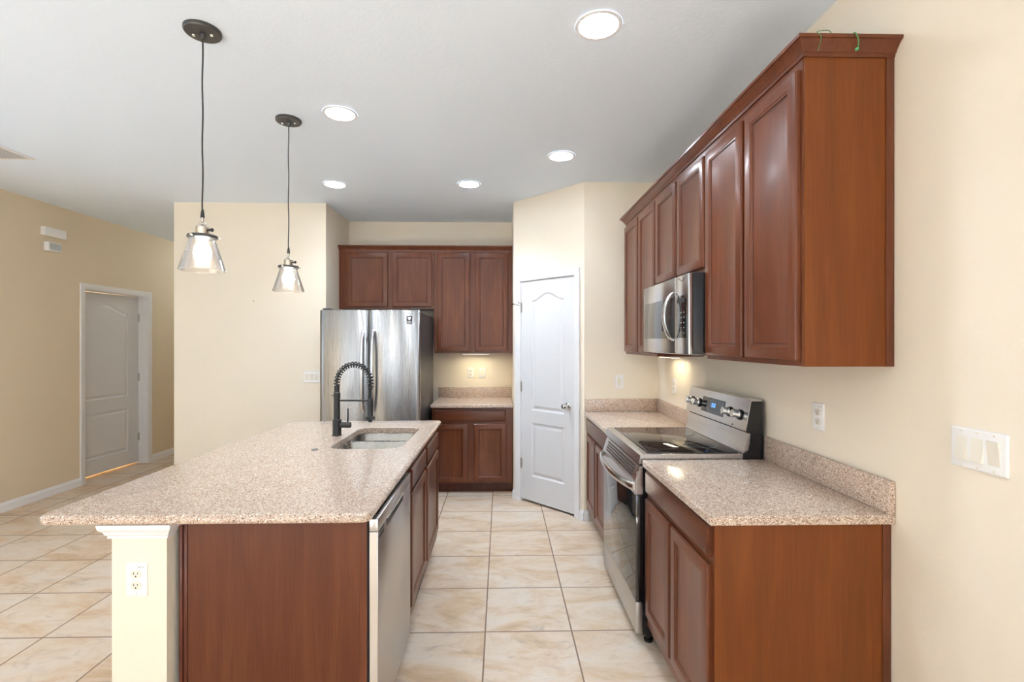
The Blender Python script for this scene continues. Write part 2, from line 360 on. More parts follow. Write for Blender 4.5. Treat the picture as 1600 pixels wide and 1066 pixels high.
def interior_door(name, label, loc, rz, wd, ht, cut, leaf_y, dims, hinge_x, knob_x, knob_z, open_=0, hinge_z=(.34, 1.07, 1.83), jamb=.10):
    r = thing(name, label, 'door', loc, rz, kind='structure')
    obj('door_casing', casing(wd, ht), M['white'], r, True, angle=25)
    m = MB(); t = .004
    m.box((0, 0, 0), (t, jamb, ht)); m.box((wd - t, 0, 0), (wd, jamb, ht)); m.box((t, 0, ht - t), (wd - t, jamb, ht))
    obj('door_jamb', m, M['white'], r, True, smooth=False)
    lf = door_leaf(*dims)
    lf.bm.transform(Matrix.Translation((0, leaf_y, cut)))
    if open_:
        piv = Vector((hinge_x, leaf_y, 0))
        lf.bm.transform(Matrix.Translation(piv) @ Matrix.Rotation(open_, 4, 'Z') @ Matrix.Translation(-piv))
    lf.bm.transform(Matrix.Translation((.0045, 0, 0)))
    leaf = obj('door_leaf', lf, M['door'], r, True, angle=18)
    for z in hinge_z: obj('hinge', hinge(z, hinge_x, leaf_y - .004), M['hinge'], r, True)
    if knob_x is not None:
        m = MB(); m.lathe([(.031, 0), (.031, .006), (.026, .010), (.013, .012), (.011, .03), (.016, .036), (.027, .046), (.0275, .056), (.022, .066), (.008, .071), (.001, .0715)], (knob_x, leaf_y, knob_z), (0, -1, 0))
        obj('door_knob', m, M['chrome'], leaf, True)
    return r
pw = DS1 - DS0
rz_p = math.atan2(PD.y, PD.x)
def pl(s_): return s_ - DS0
d1 = interior_door('door_1', 'white pantry door with arched upper panel and round knob', (pq(DS0)[0], pq(DS0)[1], 0), rz_p, pw, DH, .022, .006,
    (pw - .009, 2.048, .035, pl(.224), pl(.614), .846, 0, 1.866, 1.93, .232, .73), pl(.099), pl(.664), .945, hinge_z=(.356, 1.08, 1.83))
m = MB(); m.tube([(.0, -.01, 1.845), (-.006, -.03, 1.852), (-.02, -.05, 1.858), (-.035, -.052, 1.862)], .004, 8); m.lathe([(.009, 0), (.009, .012)], (-.04, -.052, 1.863), (-1, 0, .1), 12); m.tube([(.004, -.008, 1.855), (.0, -.028, 1.875), (-.006, -.034, 1.886)], .0035, 8)
obj('hinge_stop', m, M['chrome'], d1, True)
lw_ = LD1 - LD0
d2 = interior_door('door_2', 'white hallway door standing slightly recessed in its frame', (XL, LD0, 0), R(90), lw_, LDH, .022, .108,
    (lw_ - .009, 2.035, .035, .13, lw_ - .165, .83, 0, 1.835, 1.92, .17, .68), lw_ - .006, None, 0, open_=R(-3), hinge_z=(.33, 1.07, 1.80), jamb=.15)
hl = bpy.data.lights.new('hall_fill', 'POINT'); hl.energy = 10; hl.color = (.8, .86, .86); hl.shadow_soft_size = .12
ho = bpy.data.objects.new('hall_fill', hl); C.objects.link(ho); ho.location = (-3.6, 7.3, 2.6)  # unseen fill light added to brighten the hallway
# warm lamp light in the room beyond the hallway door
bl = bpy.data.lights.new('bedroom_lamp', 'POINT'); bl.energy = 60; bl.color = (1, .8, .5); bl.shadow_soft_size = .2
bo = bpy.data.objects.new('bedroom_lamp', bl); C.objects.link(bo); bo.location = (-5.2, 5.6, 2.3)
# ------------------------------------------------------------------ cabinets (local frame: x along the front, front at y=0 facing -y)
def front_panel(x0, x1, z0, z1, prof, th=.019):
    m = MB()
    L = [[(x0 + d, -th + y, z0 + d), (x1 - d, -th + y, z0 + d), (x1 - d, -th + y, z1 - d), (x0 + d, -th + y, z1 - d)] for d, y in prof]
    m.loops(L); m.bm.faces.ensure_lookup_table()
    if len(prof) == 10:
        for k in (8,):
            for i in range(4): m.bm.faces[k * 4 + i].material_index = 1  # groove ring: dark glaze and groove shadow put into one colour
    return m
DOORP = [(0, .0185), (0, .007), (.0025, .005), (.004, .001), (.008, 0), (.046, 0), (.048, .0025), (.053, .0035), (.056, .0085), (.060, .0095)]
DRAWP = [(0, .0185), (0, .007), (.003, .005), (.006, .0035), (.009, .0005), (.011, 0)]
def cab_door(r, x0, x1, z0, z1): return obj('door', front_panel(x0, x1, z0, z1, DOORP), [M['cherry'], M['glaze_shade']], r, True, angle=22)
def cab_drawer(r, x0, x1, z0, z1): return obj('drawer', front_panel(x0, x1, z0, z1, DRAWP), M['cherry_h'], r, True, angle=22)
def carcass(r, wd, z0, z1, dp, name='carcass', mat=None):
    m = MB(); m.box((0, 0, z0), (wd, dp, z1), .0015, 1); return obj(name, m, mat or M['cherry'], r, True)
def toe_kick(r, x0, x1, dp, z=.1):
    m = MB(); m.box((x0, .075, 0), (x1, dp, z)); obj('toe_kick', m, M['cherry_d'], r, True, smooth=False)
FXU = 1.017; DU = XR - FXU - .002
RZR = R(-90)
def ry(yfar, y): return yfar - y                                        # world Y -> local x on the right wall
# wall cabinets over the right counter
yf = 2.383; r = thing('wall_cabinet', 'tall two-door cherry wall cabinet with exposed end panel nearest the camera', 'cabinet', (FXU, yf, 0), RZR)
UB, UT = 1.418, 2.462
carcass(r, yf - 1.622, UB, UT, DU)
cab_door(r, ry(yf, 2.372), ry(yf, 2.012), 1.437, 2.425); cab_door(r, ry(yf, 1.985), ry(yf, 1.634), 1.437, 2.425)
m = MB(); m.box((yf - 1.622, .003, UB), (yf - 1.616, DU - .028, UT)); obj('side_panel', m, M['lam'], r, True, smooth=False, label='orange-brown woodgrain end panel')
m = MB(); m.box((yf - 1.622, DU - .028, UB), (yf - 1.611, DU, UT), .002); obj('scribe_strip', m, M['cherry'], r, True)
yf = 3.153; r = thing('wall_cabinet', 'short two-door cherry wall cabinet directly above the microwave', 'cabinet', (FXU, yf, 0), RZR)
carcass(r, yf - 2.384, 1.85, UT, DU)
cab_door(r, ry(yf, 3.142), ry(yf, 2.784), 1.872, 2.425); cab_door(r, ry(yf, 2.757), ry(yf, 2.397), 1.872, 2.425)
yf = 3.95; r = thing('wall_cabinet', 'tall two-door cherry wall cabinet between microwave and pantry wall', 'cabinet', (FXU, yf, 0), RZR)
carcass(r, yf - 3.154, UB - .012, UT, DU)
cab_door(r, ry(yf, 3.938), ry(yf, 3.564), 1.425, 2.425); cab_door(r, ry(yf, 3.536), ry(yf, 3.166), 1.425, 2.425)
CROWN = [(-.004, 0), (.006, 0), (.008, .010), (.013, .013), (.016, .02), (.028, .036), (.036, .043), (.041, .044), (.042, .055), (-.004, .055)]
def crown(name, path, z, label):
    P = [Vector(p) for p in path]; L = []
    for i, p in enumerate(P):
        ds = []
        if i > 0: ds.append((P[i] - P[i - 1]).normalized())
        if i < len(P) - 1: ds.append((P[i + 1] - P[i]).normalized())
        ns = [Vector((d.y, -d.x)) for d in ds]; n = sum(ns, Vector((0, 0))); n = n / (n.length_squared / len(ns)) if len(ns) > 1 else n
        if len(ns) > 1: n = (ns[0] + ns[1])
        L.append([(p.x + n.x * t, p.y + n.y * t, z + h) for t, h in CROWN])
    m = MB(); m.loops(L); return tag(obj(name, m, M['cherry_d' if False else 'cherry'], angle=25), label, 'molding')
crown('crown_molding', [(XR - .002, 3.95), (FXU, 3.95), (FXU, 1.616), (XR - .002, 1.616)], UT - .004, 'cherry crown molding running along the tops of the right wall cabinets')
# cabinets on the back wall (face the camera)
BY = 5.15; BD = YB - BY - .002
r = thing('wall_cabinet', 'wide short cherry wall cabinet above the refrigerator', 'cabinet', (-1.698, BY, 0))
carcass(r, .992, 1.85, UT, BD); X0 = -1.698
cab_door(r, -1.617 - X0, -1.187 - X0, 1.87, 2.437); cab_door(r, -1.140 - X0, -.726 - X0, 1.87, 2.437)
r = thing('wall_cabinet', 'two-door cherry wall cabinet above the short back counter', 'cabinet', (-.705, BY, 0)); X0 = -.705
carcass(r, .823, 1.386, UT, BD)
cab_door(r, -.672 - X0, -.330 - X0, 1.407, 2.437); cab_door(r, -.276 - X0, .074 - X0, 1.407, 2.437)
m = MB(); L = [[(x, BY - t, UT - .004 + h) for t, h in CROWN] for x in (-1.698, .118)]
m.loops(L); tag(obj('crown_molding', m, M['cherry'], angle=25), 'cherry crown molding along the tops of the back wall cabinets', 'molding')
# base cabinets
BT = .886; FXB = .722; DB = XR - FXB - .002
yf = 2.392; r = thing('base_cabinet', 'cherry base cabinet with wide drawer and exposed end panel nearest the camera', 'cabinet', (FXB, yf, 0), RZR)
carcass(r, yf - 1.636, .1, BT, DB)
cab_drawer(r, ry(yf, 2.372), ry(yf, 1.652), .765, .872); cab_door(r, ry(yf, 2.372), ry(yf, 2.040), .165, .737); cab_door(r, ry(yf, 2.016), ry(yf, 1.652), .165, .737)
m = MB(); m.box((yf - 1.636, -.001, 0), (yf - 1.630, DB - .028, BT)); obj('side_panel', m, M['lam'], r, True, smooth=False, label='orange-brown woodgrain end panel')
m = MB(); m.box((yf - 1.636, DB - .028, 0), (yf - 1.625, DB, BT), .002); obj('scribe_strip', m, M['cherry'], r, True)
toe_kick(r, 0, yf - 1.636, DB)
yf = 4.088; r = thing('base_cabinet', 'cherry base cabinet with drawer tucked between stove and pantry wall', 'cabinet', (FXB, yf, 0), RZR)
carcass(r, yf - 3.178, .1, BT, DB)
cab_drawer(r, ry(yf, 4.02), ry(yf, 3.20), .765, .872); cab_door(r, ry(yf, 4.02), ry(yf, 3.665), .165, .737); cab_door(r, ry(yf, 3.635), ry(yf, 3.20), .165, .737)
toe_kick(r, 0, yf - 3.178, DB)
BFY = 4.85; r = thing('base_cabinet', 'cherry base cabinet under the short back counter beside the refrigerator', 'cabinet', (-.688, BFY, 0)); X0 = -.688
carcass(r, .806, .1, .85, YB - BFY - .002)
cab_drawer(r, -.665 - X0, .045 - X0, .715, .828); cab_door(r, -.665 - X0, -.330 - X0, .115, .688); cab_door(r, -.273 - X0, .052 - X0, .115, .688)
toe_kick(r, 0, .806, .6); m = MB(); m.box((.77, -.012, .1), (.806, 0, .85)); obj('filler_strip', m, M['cherry'], r, True, smooth=False)
m = MB(); m.box((0, .058, 0), (.806, .074, .012)); obj('shoe_molding', m, M['cherry'], r, True, smooth=False)
# ------------------------------------------------------------------ island
IX0, IX1, IY0, IY1 = -1.556, -.443, 1.655, 3.64; CT, CB = .92, .887
IFX = -.464
# sink base: an open box of panels so that the bowls hang inside it
y0 = 2.372; r = thing('base_cabinet', 'cherry sink base cabinet on the aisle side of the island', 'cabinet', (IFX, y0, 0), R(90)); wd = 3.535 - y0
m = MB(); dp = .664
m.box((0, 0, .1), (.018, dp, BT)); m.box((wd - .018, 0, .1), (wd, dp, BT)); m.box((0, dp - .012, .1), (wd, dp, BT)); m.box((0, 0, .1), (wd, dp, .118))
m.box((0, 0, .1), (.06, .019, BT)); m.box((wd - .06, 0, .1), (wd, .019, BT)); m.box((.54, 0, .1), (.62, .019, BT)); m.box((0, 0, .845), (wd, .019, BT)); m.box((0, 0, .735), (wd, .019, .765)); m.box((0, 0, .1), (wd, .019, .16))
obj('carcass', m, M['cherry'], r, True, smooth=False)
cab_drawer(r, .085, .548, .757, .865); cab_drawer(r, .602, 1.115, .757, .865); cab_door(r, .085, .548, .168, .738); cab_door(r, .602, 1.115, .168, .738)
toe_kick(r, 0, wd, .2)
# dishwasher
r = thing('dishwasher', 'stainless steel dishwasher with pocket handle at the island end', 'dishwasher', (-.437, 1.742, 0), R(90)); wd = .618
m = MB(); m.box((.006, .034, .09), (wd - .006, .62, .868)); obj('tub', m, M['darkg'], r, True, smooth=False)
m = MB(); m.box((0, 0, .105), (wd, .031, .826), .002); obj('door', m, M['steel_d'], r, True)
m = MB()                                                                # control strip with the recessed grip
m.box((0, 0, .8275), (wd, .031, .872), .002)
cs = obj('control_strip', m, M['steel_d'], r, True)
m = MB(); m.loops([[(.13, -.0015, .800), (.435, -.0015, .800), (.435, -.0015, .830), (.13, -.0015, .830)], [(.13, .004, .800), (.435, .004, .800), (.435, .004, .830), (.13, .004, .830)]]); obj('grip_recess', m, M['slot'], r, True, smooth=False)
m = MB(); m.tube([(.13, -.002, .831), (.28, -.0035, .831), (.435, -.002, .831)], .003, 8); obj('grip_lip', m, M['steel_l'], r, True)
m = MB()
for z in (.803, .820): m.box((.012, -.0012, z - .004), (.085, .003, z + .004))
obj('vent', m, M['slot'], r, True, smooth=False)
m = MB(); m.box((.01, .06, 0), (wd - .01, .09, .1)); obj('kick_plate', m, M['black'], r, True, smooth=False)
m = MB(); m.box((-.0012, .003, .106), (.0, .028, .825)); obj('edge_strip', m, M['steel_l'], r, True, smooth=False, label='pale bare steel door edge')
# end panel of the island
r = thing('end_panel', 'brown woodgrain end panel closing the near end of the island', 'panel', (-.79, 1.73, 0))
m = MB(); m.box((-1.098, 1.735, 0), (-.50, 1.741, BT)); obj('panel', m, M['lam_i'], r, smooth=False)
m = MB(); m.box((-.4995, 1.735, 0), (-.4745, 1.741, BT)); obj('edge_stile', m, M['cherry'], r, smooth=False)
m = MB(); m.box((-1.124, 1.726, 0), (-1.112, 1.741, BT), .002); obj('corner_trim', m, M['cherry_d'], r)
m = MB(); m.box((-1.1115, 1.731, 0), (-1.0985, 1.741, BT), .002); obj('corner_trim', m, M['cherry_d'], r)
# knee wall that carries the overhang, with its stepped white capital
m = MB(); m.box((-1.326, 1.692, 0), (-1.142, 3.53, .885)); o = struct('wall_island', m, M['wall'], 'cream knee wall post holding up the island end', 'wall', smooth=False)
m = MB(); L = []
for z, t in ((.834, .002), (.834, .009), (.842, .009), (.848, .015), (.858, .018), (.866, .026), (.872, .029), (.886, .031)):
    L.append([(-1.326 - t, 1.692 - t, z), (-1.142 + t, 1.692 - t, z), (-1.142 + t, 1.726, z), (-1.326 - t, 1.726, z)])
m.loops(L); struct('trim_1', m, M['white'], 'stepped white capital under the island counter', 'trim', angle=20)
# ------------------------------------------------------------------ countertops
def rrect(x0, y0, x1, y1, rad, inset=0, n=7):
    """rounded rectangle, counter-clockwise; rad = radii at (x0y0, x1y0, x1y1, x0y1)"""
    x0 += inset; y0 += inset; x1 -= inset; y1 -= inset; P = []
    for (cx, cy, sx, sy, a0), rr in zip(((x0, y0, 1, 1, 180), (x1, y0, -1, 1, 270), (x1, y1, -1, -1, 0), (x0, y1, 1, -1, 90)), rad):
        rr = max(rr - inset, .0005)
        for i in range(n):
            a = R(a0 + 90 * i / (n - 1)); P.append((cx + sx * rr + rr * math.cos(a), cy + sy * rr + rr * math.sin(a)))
    return P
def slab(x0, y0, x1, y1, z0, z1, rad, er=.012, hole=None, name='slab', parent=None, mat=None):
    m = MB(); bm = m.bm; L = []
    for k in range(7):
        a = math.pi / 2 * k / 6; L.append([(x, y, z0 + er * (1 - math.sin(a)) if False else z0 + er - er * math.cos(a)) for x, y in rrect(x0, y0, x1, y1, rad, er * (1 - math.sin(a)))])
    for k in range(7):
        a = math.pi / 2 * k / 6; L.append([(x, y, z1 - er + er * math.sin(a)) for x, y in rrect(x0, y0, x1, y1, rad, er * (1 - math.cos(a)))])
    if hole is None: m.loops(L)
    else:
        V = m.loops(L, False, False)
        ht = [bm.verts.new((x, y, z1)) for x, y in hole]; hb = [bm.verts.new((x, y, z0)) for x, y in hole]
        for outer, inner in ((V[-1], ht), (V[0], hb)):
            es = []
            for ring in (outer, inner):
                for i in range(len(ring)):
                    a, b = ring[i], ring[(i + 1) % len(ring)]; es.append(bm.edges.get((a, b)) or bm.edges.new((a, b)))
            bmesh.ops.triangle_fill(bm, use_beauty=True, use_dissolve=False, edges=es)
        for i in range(len(ht)):
            j = (i + 1) % len(ht); bm.faces.new((ht[i], ht[j], hb[j], hb[i]))
    return obj(name, m, mat or M['granite'], parent, angle=40)
SX0, SX1, SY0, SY1 = -.945, -.545, 2.668, 3.315
sink_hole = rrect(SX0, SY0, SX1, SY1, (.075, .09, .075, .06), 0, 9)
r = thing('countertop', 'long speckled beige island countertop with sink cutout', 'countertop', (-1.0, 2.65, CB))
slab(IX0, IY0, IX1, IY1, CB, CT, (.04, .035, .03, .04), .0135, sink_hole, parent=r)
r = thing('countertop', 'speckled beige counter in the right foreground with tall backsplash', 'countertop', (1.0, 2.0, CB))
slab(.695, 1.607, 1.3235, 2.390, CB, CT, (.008, .003, .003, .008), .006, parent=r)
m = MB(); m.box((1.302, 1.607, CT + .0005), (1.3235, 2.385, 1.032), .003); obj('backsplash', m, M['granite'], r)
r = thing('countertop', 'speckled beige counter in the corner past the stove', 'countertop', (1.0, 3.6, CB))
slab(.695, 3.182, 1.3235, 4.0885, CB, CT, (.005, .003, .003, .003), .006, parent=r)
m = MB(); m.box((1.302, 3.185, CT + .0005), (1.3235, 4.067, 1.026), .003); obj('backsplash', m, M['granite'], r)
m = MB(); m.box((.703, 4.0675, CT + .0005), (1.3235, 4.0885, 1.026), .003); obj('backsplash', m, M['granite'], r)
r = thing('countertop', 'short speckled beige counter between refrigerator and pantry', 'countertop', (-.3, 5.1, .852))
slab(-.70, 4.815, .1185, 5.4885, .852, .885, (.01, .003, .003, .003), .007, parent=r)
m = MB(); m.box((-.70, 5.467, .8855), (.1185, 5.4885, .997), .003); obj('backsplash', m, M['granite'], r)
# ------------------------------------------------------------------ sink, faucet, button
r = thing('sink', 'stainless double-bowl sink set under the island countertop', 'sink', (-.745, 2.99, .70))
def bowl(x0, y0, x1, y1, rad, depth, name='bowl'):
    m = MB(); L = []; zt = CB - .001
    for ins, z in ((-.018, zt), (0, zt), (.004, zt - .006), (.010, zt - depth * .8), (.02, zt - depth * .93), (.05, zt - depth)):
        L.append([(x, y, z) for x, y in rrect(x0, y0, x1, y1, rad, ins, 9)])
    L2 = [[(x, y, z) for x, y in rrect(x0, y0, x1, y1, rad, ins, 9)] for ins, z in ((.048, zt - depth - .002), (.0, zt - depth * .8), (-.018, zt - .002))]
    V = m.loops(L + [], False, True)
    b = obj(name, m, M['steel_s'], r, angle=50)
    cx, cy = (x0 + x1) / 2, (y0 + y1) / 2
    m = MB(); m.lathe([(.045, 0), (.044, .003), (.034, .003), (.03, -.004), (.001, -.006)], (cx, cy, zt - depth + .001), seg=24); obj('drain', m, M['chrome'], b)
    return b
MIDY = 3.045
bowl(SX0 - .006, SY0 - .006, SX1 + .006, MIDY - .012, (.08, .095, .06, .06), .17)
bowl(SX0 - .006, MIDY + .012, SX1 + .006, SY1 + .006, (.06, .06, .08, .065), .2)
FX, FY = -1.022, 3.06
r = thing('faucet', 'matte black spring-neck pull-down kitchen faucet behind the sink', 'faucet', (FX, FY, CT))
m = MB(); m.lathe([(.030, CT), (.030, CT + .006), (.0265, CT + .008), (.0265, 1.018), (.019, 1.022), (.019, 1.150), (.0205, 1.152), (.0205, 1.186), (.0165, 1.19), (.0165, 1.228), (.012, 1.232)], (FX, FY, 0)); obj('body', m, M['matte'], r)
arc = [(FX, FY, 1.225)]
ax, rx_, rz_ = (FX - .812) / 2 + 0, (-.812 - FX) / 2, .118
for i in range(41):
    a = math.pi * (1 - i / 40); arc.append((FX + rx_ + rx_ * math.cos(a), FY, 1.243 + rz_ * math.sin(a)))
arc.append((-.812, FY, 1.225)); arc.append((-.812, FY, 1.145))
m = MB(); m.tube(arc, .0052, 10); obj('hose', m, M['matte'], r)
# coil spring round the arch
P = [Vector(p) for p in arc[:-1]]; ln = [0]
for a, b in zip(P, P[1:]): ln.append(ln[-1] + (b - a).length)
turns = 21; N = turns * 14; path = []
for i in range(N + 1):
    s_ = ln[-1] * i / N; k = max(j for j in range(len(ln)) if ln[j] <= s_ + 1e-9); k = min(k, len(P) - 2)
    t = (s_ - ln[k]) / (ln[k + 1] - ln[k]); p = P[k].lerp(P[k + 1], t); d = (P[k + 1] - P[k]).normalized(); nn = Vector((-d.z, 0, d.x)); a = 2 * math.pi * turns * i / N
    path.append(p + nn * (.016 * math.cos(a)) + Vector((0, 1, 0)) * (.016 * math.sin(a)))
m = MB(); m.tube(path, .0042, 8); obj('spring', m, M['matte'], r)
m = MB(); m.tube([(FX + .018, FY, 1.137), (-.828, FY, 1.137)], .0055, 10); m.lathe([(.016, -.012), (.016, .012)], (-.815, FY, 1.137), seg=18); obj('support_arm', m, M['matte'], r)
m = MB(); m.lathe([(.010, 1.23), (.013, 1.222), (.013, 1.208), (.008, 1.2), (.008, 1.15), (.0165, 1.146), (.0175, 1.10), (.0175, 1.045), (.021, 1.04), (.030, 1.036), (.031, 1.022), (.026, 1.016), (.012, 1.012), (.012, 1.002)], (-.815, FY, 0), seg=24); obj('spray_head', m, M['matte'], r)
m = MB(); m.lathe([(.017, 0), (.0185, .004), (.0185, .062), (.0165, .068)], (FX + .018, FY, .985), (1, 0, 0), 20); hv = obj('handle_barrel', m, M['matte'], r)
m = MB(); m.tube([(FX + .067, FY, .99), (FX + .068, FY, 1.05), (FX + .068, FY, 1.088)], [.0055, .005, .0045], 10); obj('lever', m, M['matte'], hv)
m = MB(); m.lathe([(.003, 0), (.003, .012)], (FX - .02, FY, 1.168), (-1, 0, 0), 8); obj('set_screw', m, M['matte'], r)
r = thing('air_switch', 'small chrome air switch button set into the island countertop', 'button', (-1.005, 2.652, CT))
m = MB(); m.lathe([(.019, 0), (.019, .002), (.017, .0035), (.013, .0035)], (-1.005, 2.652, CT), seg=24); obj('bezel', m, M['graphite'], r)
m = MB(); m.lathe([(.0125, 0), (.0125, .005), (.011, .0065), (.001, .007)], (-1.005, 2.652, CT), seg=24); obj('button', m, M['chrome'], r)
# ------------------------------------------------------------------ refrigerator
RX0, RX1, RY0 = -1.592, -.715, 4.30
r = thing('refrigerator', 'stainless french-door refrigerator in the back alcove', 'refrigerator', (-1.15, 4.75, 0))
m = MB(); m.box((RX0 + .006, RY0 + .075, .02), (RX1 - .004, 5.19, 1.765), .006); obj('case', m, M['darkg'], r, label='charcoal grey cabinet sides')
def bowed(x0, x1, z0, z1, bow=.016, dp=.068, y=RY0, n=22, name='door', rr=.008):
    m = MB(); L = []
    def ring(z, ins):
        F = []
        for i in range(n + 1):
            u = i / n; x = x0 + ins + (x1 - x0 - 2 * ins) * u
            e = min(u, 1 - u) * (x1 - x0); ed = 0 if e > .018 else .012 * (1 - e / .018) ** 2
            F.append((x, y + bow - bow * 4 * u * (1 - u) + ed + ins, z))
        return F + [(x1 - ins, y + dp, z), (x0 + ins, y + dp, z)]
    L = [ring(z0, rr), ring(z0 + rr * .3, rr * .3), ring(z0 + rr, 0), ring(z1 - rr, 0), ring(z1 - rr * .3, rr * .3), ring(z1, rr)]
    m.loops(L); return m
SPL = -1.166
for x0, x1 in ((RX0, SPL - .003), (SPL + .003, RX1)): obj('door', bowed(x0, x1, .73, 1.785), M['steel_f'], r, angle=30)
obj('freezer_drawer', bowed(RX0, RX1, .07, .722, .012), M['steel_f'], r, angle=30)
for sx in (-1, 1):
    hx = SPL + sx * .045; z0, z1 = .875, 1.615; m = MB(); L = []
    for i in range(25):
        u = i / 24; z = z0 + (z1 - z0) * u; bo_ = .062 * (math.sin(math.pi * u)) ** .45; yy = RY0 + .012 - bo_
        L.append([(hx + .014 * math.cos(a) , yy + .009 * math.sin(a), z) for a in [2 * math.pi * k / 12 for k in range(12)]])
    m.loops(L); obj('handle', m, M['steel'], r)
m = MB(); m.tube([(RX0 + .08, RY0 - .028, .66), (RX1 - .08, RY0 - .028, .66)], .011); m.tube([(RX0 + .1, RY0 + .01, .66), (RX0 + .1, RY0 - .028, .66)], .009); m.tube([(RX1 - .1, RY0 + .01, .66), (RX1 - .1, RY0 - .028, .66)], .009); obj('handle', m, M['steel'], r)
for hx in (RX0 + .05, RX1 - .05):
    m = MB(); m.box((hx - .03, RY0 + .03, 1.787), (hx + .03, RY0 + .15, 1.80), .004); obj('hinge_cover', m, M['darkg'], r)
ex, ez, ey = -.805, 1.695, RY0 + .0028
m = MB(); m.box((ex - .024, ey - .004, ez - .006), (ex + .024, ey + .01, ez + .036)); st = obj('sticker', m, M['black'], r, smooth=False)
m = MB()
m.loops([[(ex + x, y, ez + z) for x, z in ((-.012, .03), (0, .022), (.012, .03), (.014, .016), (.006, .003), (0, -.002), (-.006, .003), (-.014, .016))] for y in (ey - .0046, ey - .003)])
obj('emblem', m, M['plastic'], st, smooth=False)
m = MB(); m.box((ex - .024, ey - .004, ez - .033), (ex + .024, ey + .01, ez - .007)); lb = obj('caption_label', m, M['graphite'], r, smooth=False)
m = MB()
for k, (a, b) in enumerate(((-.02, .014), (-.02, .019), (-.02, .008))): m.box((ex + a, ey - .0046, ez - .014 - k * .007), (ex + b, ey - .003, ez - .011 - k * .007))
obj('caption', m, M['plastic'], lb, smooth=False)
m = MB(); m.tube([(ex - .05 + i * .0022, ey - .001, ez + .056 + .0045 * math.sin(i * 1.3) * (1 if i < 16 else .6)) for i in range(34)], .0008, 5); obj('script_logo', m, M['grey'], r)
# ------------------------------------------------------------------ stove
SY_0, SY_1 = 2.402, 3.166
r = thing('stove', 'stainless electric range with black glass top and oven door', 'stove', (1.0, 2.784, 0))
m = MB(); m.box((.705, SY_0 + .006, .045), (1.295, SY_1 - .006, .905)); obj('body', m, M['black'], r, smooth=False)
m = MB(); m.prism_y([(.682, .897), (.690, .938), (.705, .944), (1.255, .944), (1.255, .906), (.712, .906), (.705, .897)], SY_0, SY_1); ck = obj('cooktop_frame', m, M['steel'], r, angle=15)
m = MB(); m.box((.735, SY_0 + .018, .9435), (1.19, SY_1 - .018, .9475), .0015); gt = obj('glass_top', m, M['glassb'], r)
for i, (bx, by, br) in enumerate(((.85, 2.60, .10), (.85, 2.97, .088), (1.08, 2.60, .075), (1.08, 2.97, .10))):
    m = MB(); n = 48
    m.loops([[(bx + rr * math.cos(2 * math.pi * k / n), by + rr * math.sin(2 * math.pi * k / n), .9477) for k in range(n)] for rr in (br, br - .003)], False, False)
    obj('burner_ring', m, M['graphite'], gt, smooth=False)
m = MB(); m.box((.668, SY_0 + .004, .215), (.703, SY_1 - .004, .742), .003); dr = obj('oven_door', m, M['glassb'], r)
m = MB(); BP = [(.703, .744), (.664, .744), (.662, .80), (.690, .884), (.703, .886)]; m.prism_y(BP, SY_0 + .004, SY_1 - .004); dt = obj('door_top_band', m, M['steel_l'], dr, smooth=False)
m = MB(); ny = 24; bd = Vector((.690 - .662, 0, .884 - .80)).normalized(); bn = Vector((-bd.z, 0, bd.x))
for j in range(4):
    for i in range(ny):
        y = SY_0 + .09 + (SY_1 - SY_0 - .18) * i / (ny - 1) + (j % 2) * .010; q = Vector((.662, 0, .80)) + bd * (.018 + j * .016)
        m.loops([[(p_.x, yy, p_.z) for yy, p_ in ((y - .011, q + bn * o_), (y + .005, q + bn * o_), (y + .005, q + bd * .010 + bn * o_), (y - .011, q + bd * .010 + bn * o_))] for o_ in (-.001, .0008)])
obj('vent_grille', m, M['slot'], dr, smooth=False)
m = MB(); L = []
for i in range(33):
    u = i / 32; y = SY_0 + .012 + (SY_1 - SY_0 - .024) * u; b_ = .056 * math.sin(math.pi * u) ** .6; x = .662 - b_
    L.append([(x + .009 * math.cos(a), y, .782 + .02 * math.sin(a)) for a in [2 * math.pi * k / 14 for k in range(14)]])
m.loops(L); obj('handle', m, M['steel_l'], dr)
m = MB()
for k in range(9): m.box((.671, SY_0 + .0015, .756 + k * .012), (.70, SY_0 + .0045, .762 + k * .012))
obj('side_vent', m, M['steel_l'], dr, smooth=False)
m = MB(); m.box((.670, SY_0 + .004, .052), (.703, SY_1 - .004, .209), .003); obj('storage_drawer', m, M['steel_d'], r)
for x, y in ((.74, SY_0 + .035), (.74, SY_1 - .035), (1.25, SY_0 + .035), (1.25, SY_1 - .035)):
    m = MB(); m.lathe([(.022, 0), (.022, .012), (.012, .016), (.012, .046)], (x, y, 0), seg=18); obj('foot', m, M['black'], r)
# backguard
UP0, UP1 = (1.212, 1.058), (1.240, 1.205)                               # lower and upper edge of the sloping control face
m = MB(); m.prism_y([(1.30, .907), (1.30, 1.205), (1.246, 1.205), (1.219, 1.056), (1.242, 1.044), (1.230, .962), (1.205, .946), (1.205, .907)], SY_0 - .004, SY_1 + .004); bgd = obj('backguard', m, M['black'], r, smooth=False)
m = MB(); m.prism_y([(1.30, 1.2055), (1.30, 1.212), (1.242, 1.212), UP1, UP0, (1.2195, 1.056), (1.2465, 1.2055)], SY_0 - .002, SY_1 + .002); cp = obj('control_panel', m, M['steel'], r, angle=20)
m = MB(); m.prism_y([(1.243, 1.044), (1.231, 1.046), (1.214, .966), (1.205, .9465), (1.221, .950), (1.231, .962)], SY_0 + .0, SY_1); obj('lower_band', m, M['steel'], r, angle=20)
fd = Vector((UP1[0] - UP0[0], 0, UP1[1] - UP0[1])).normalized(); fn = Vector((-fd.z, 0, fd.x))
def face(y, t, out=0): p = Vector((UP0[0], y, UP0[1])) + fd * t + fn * out; return p
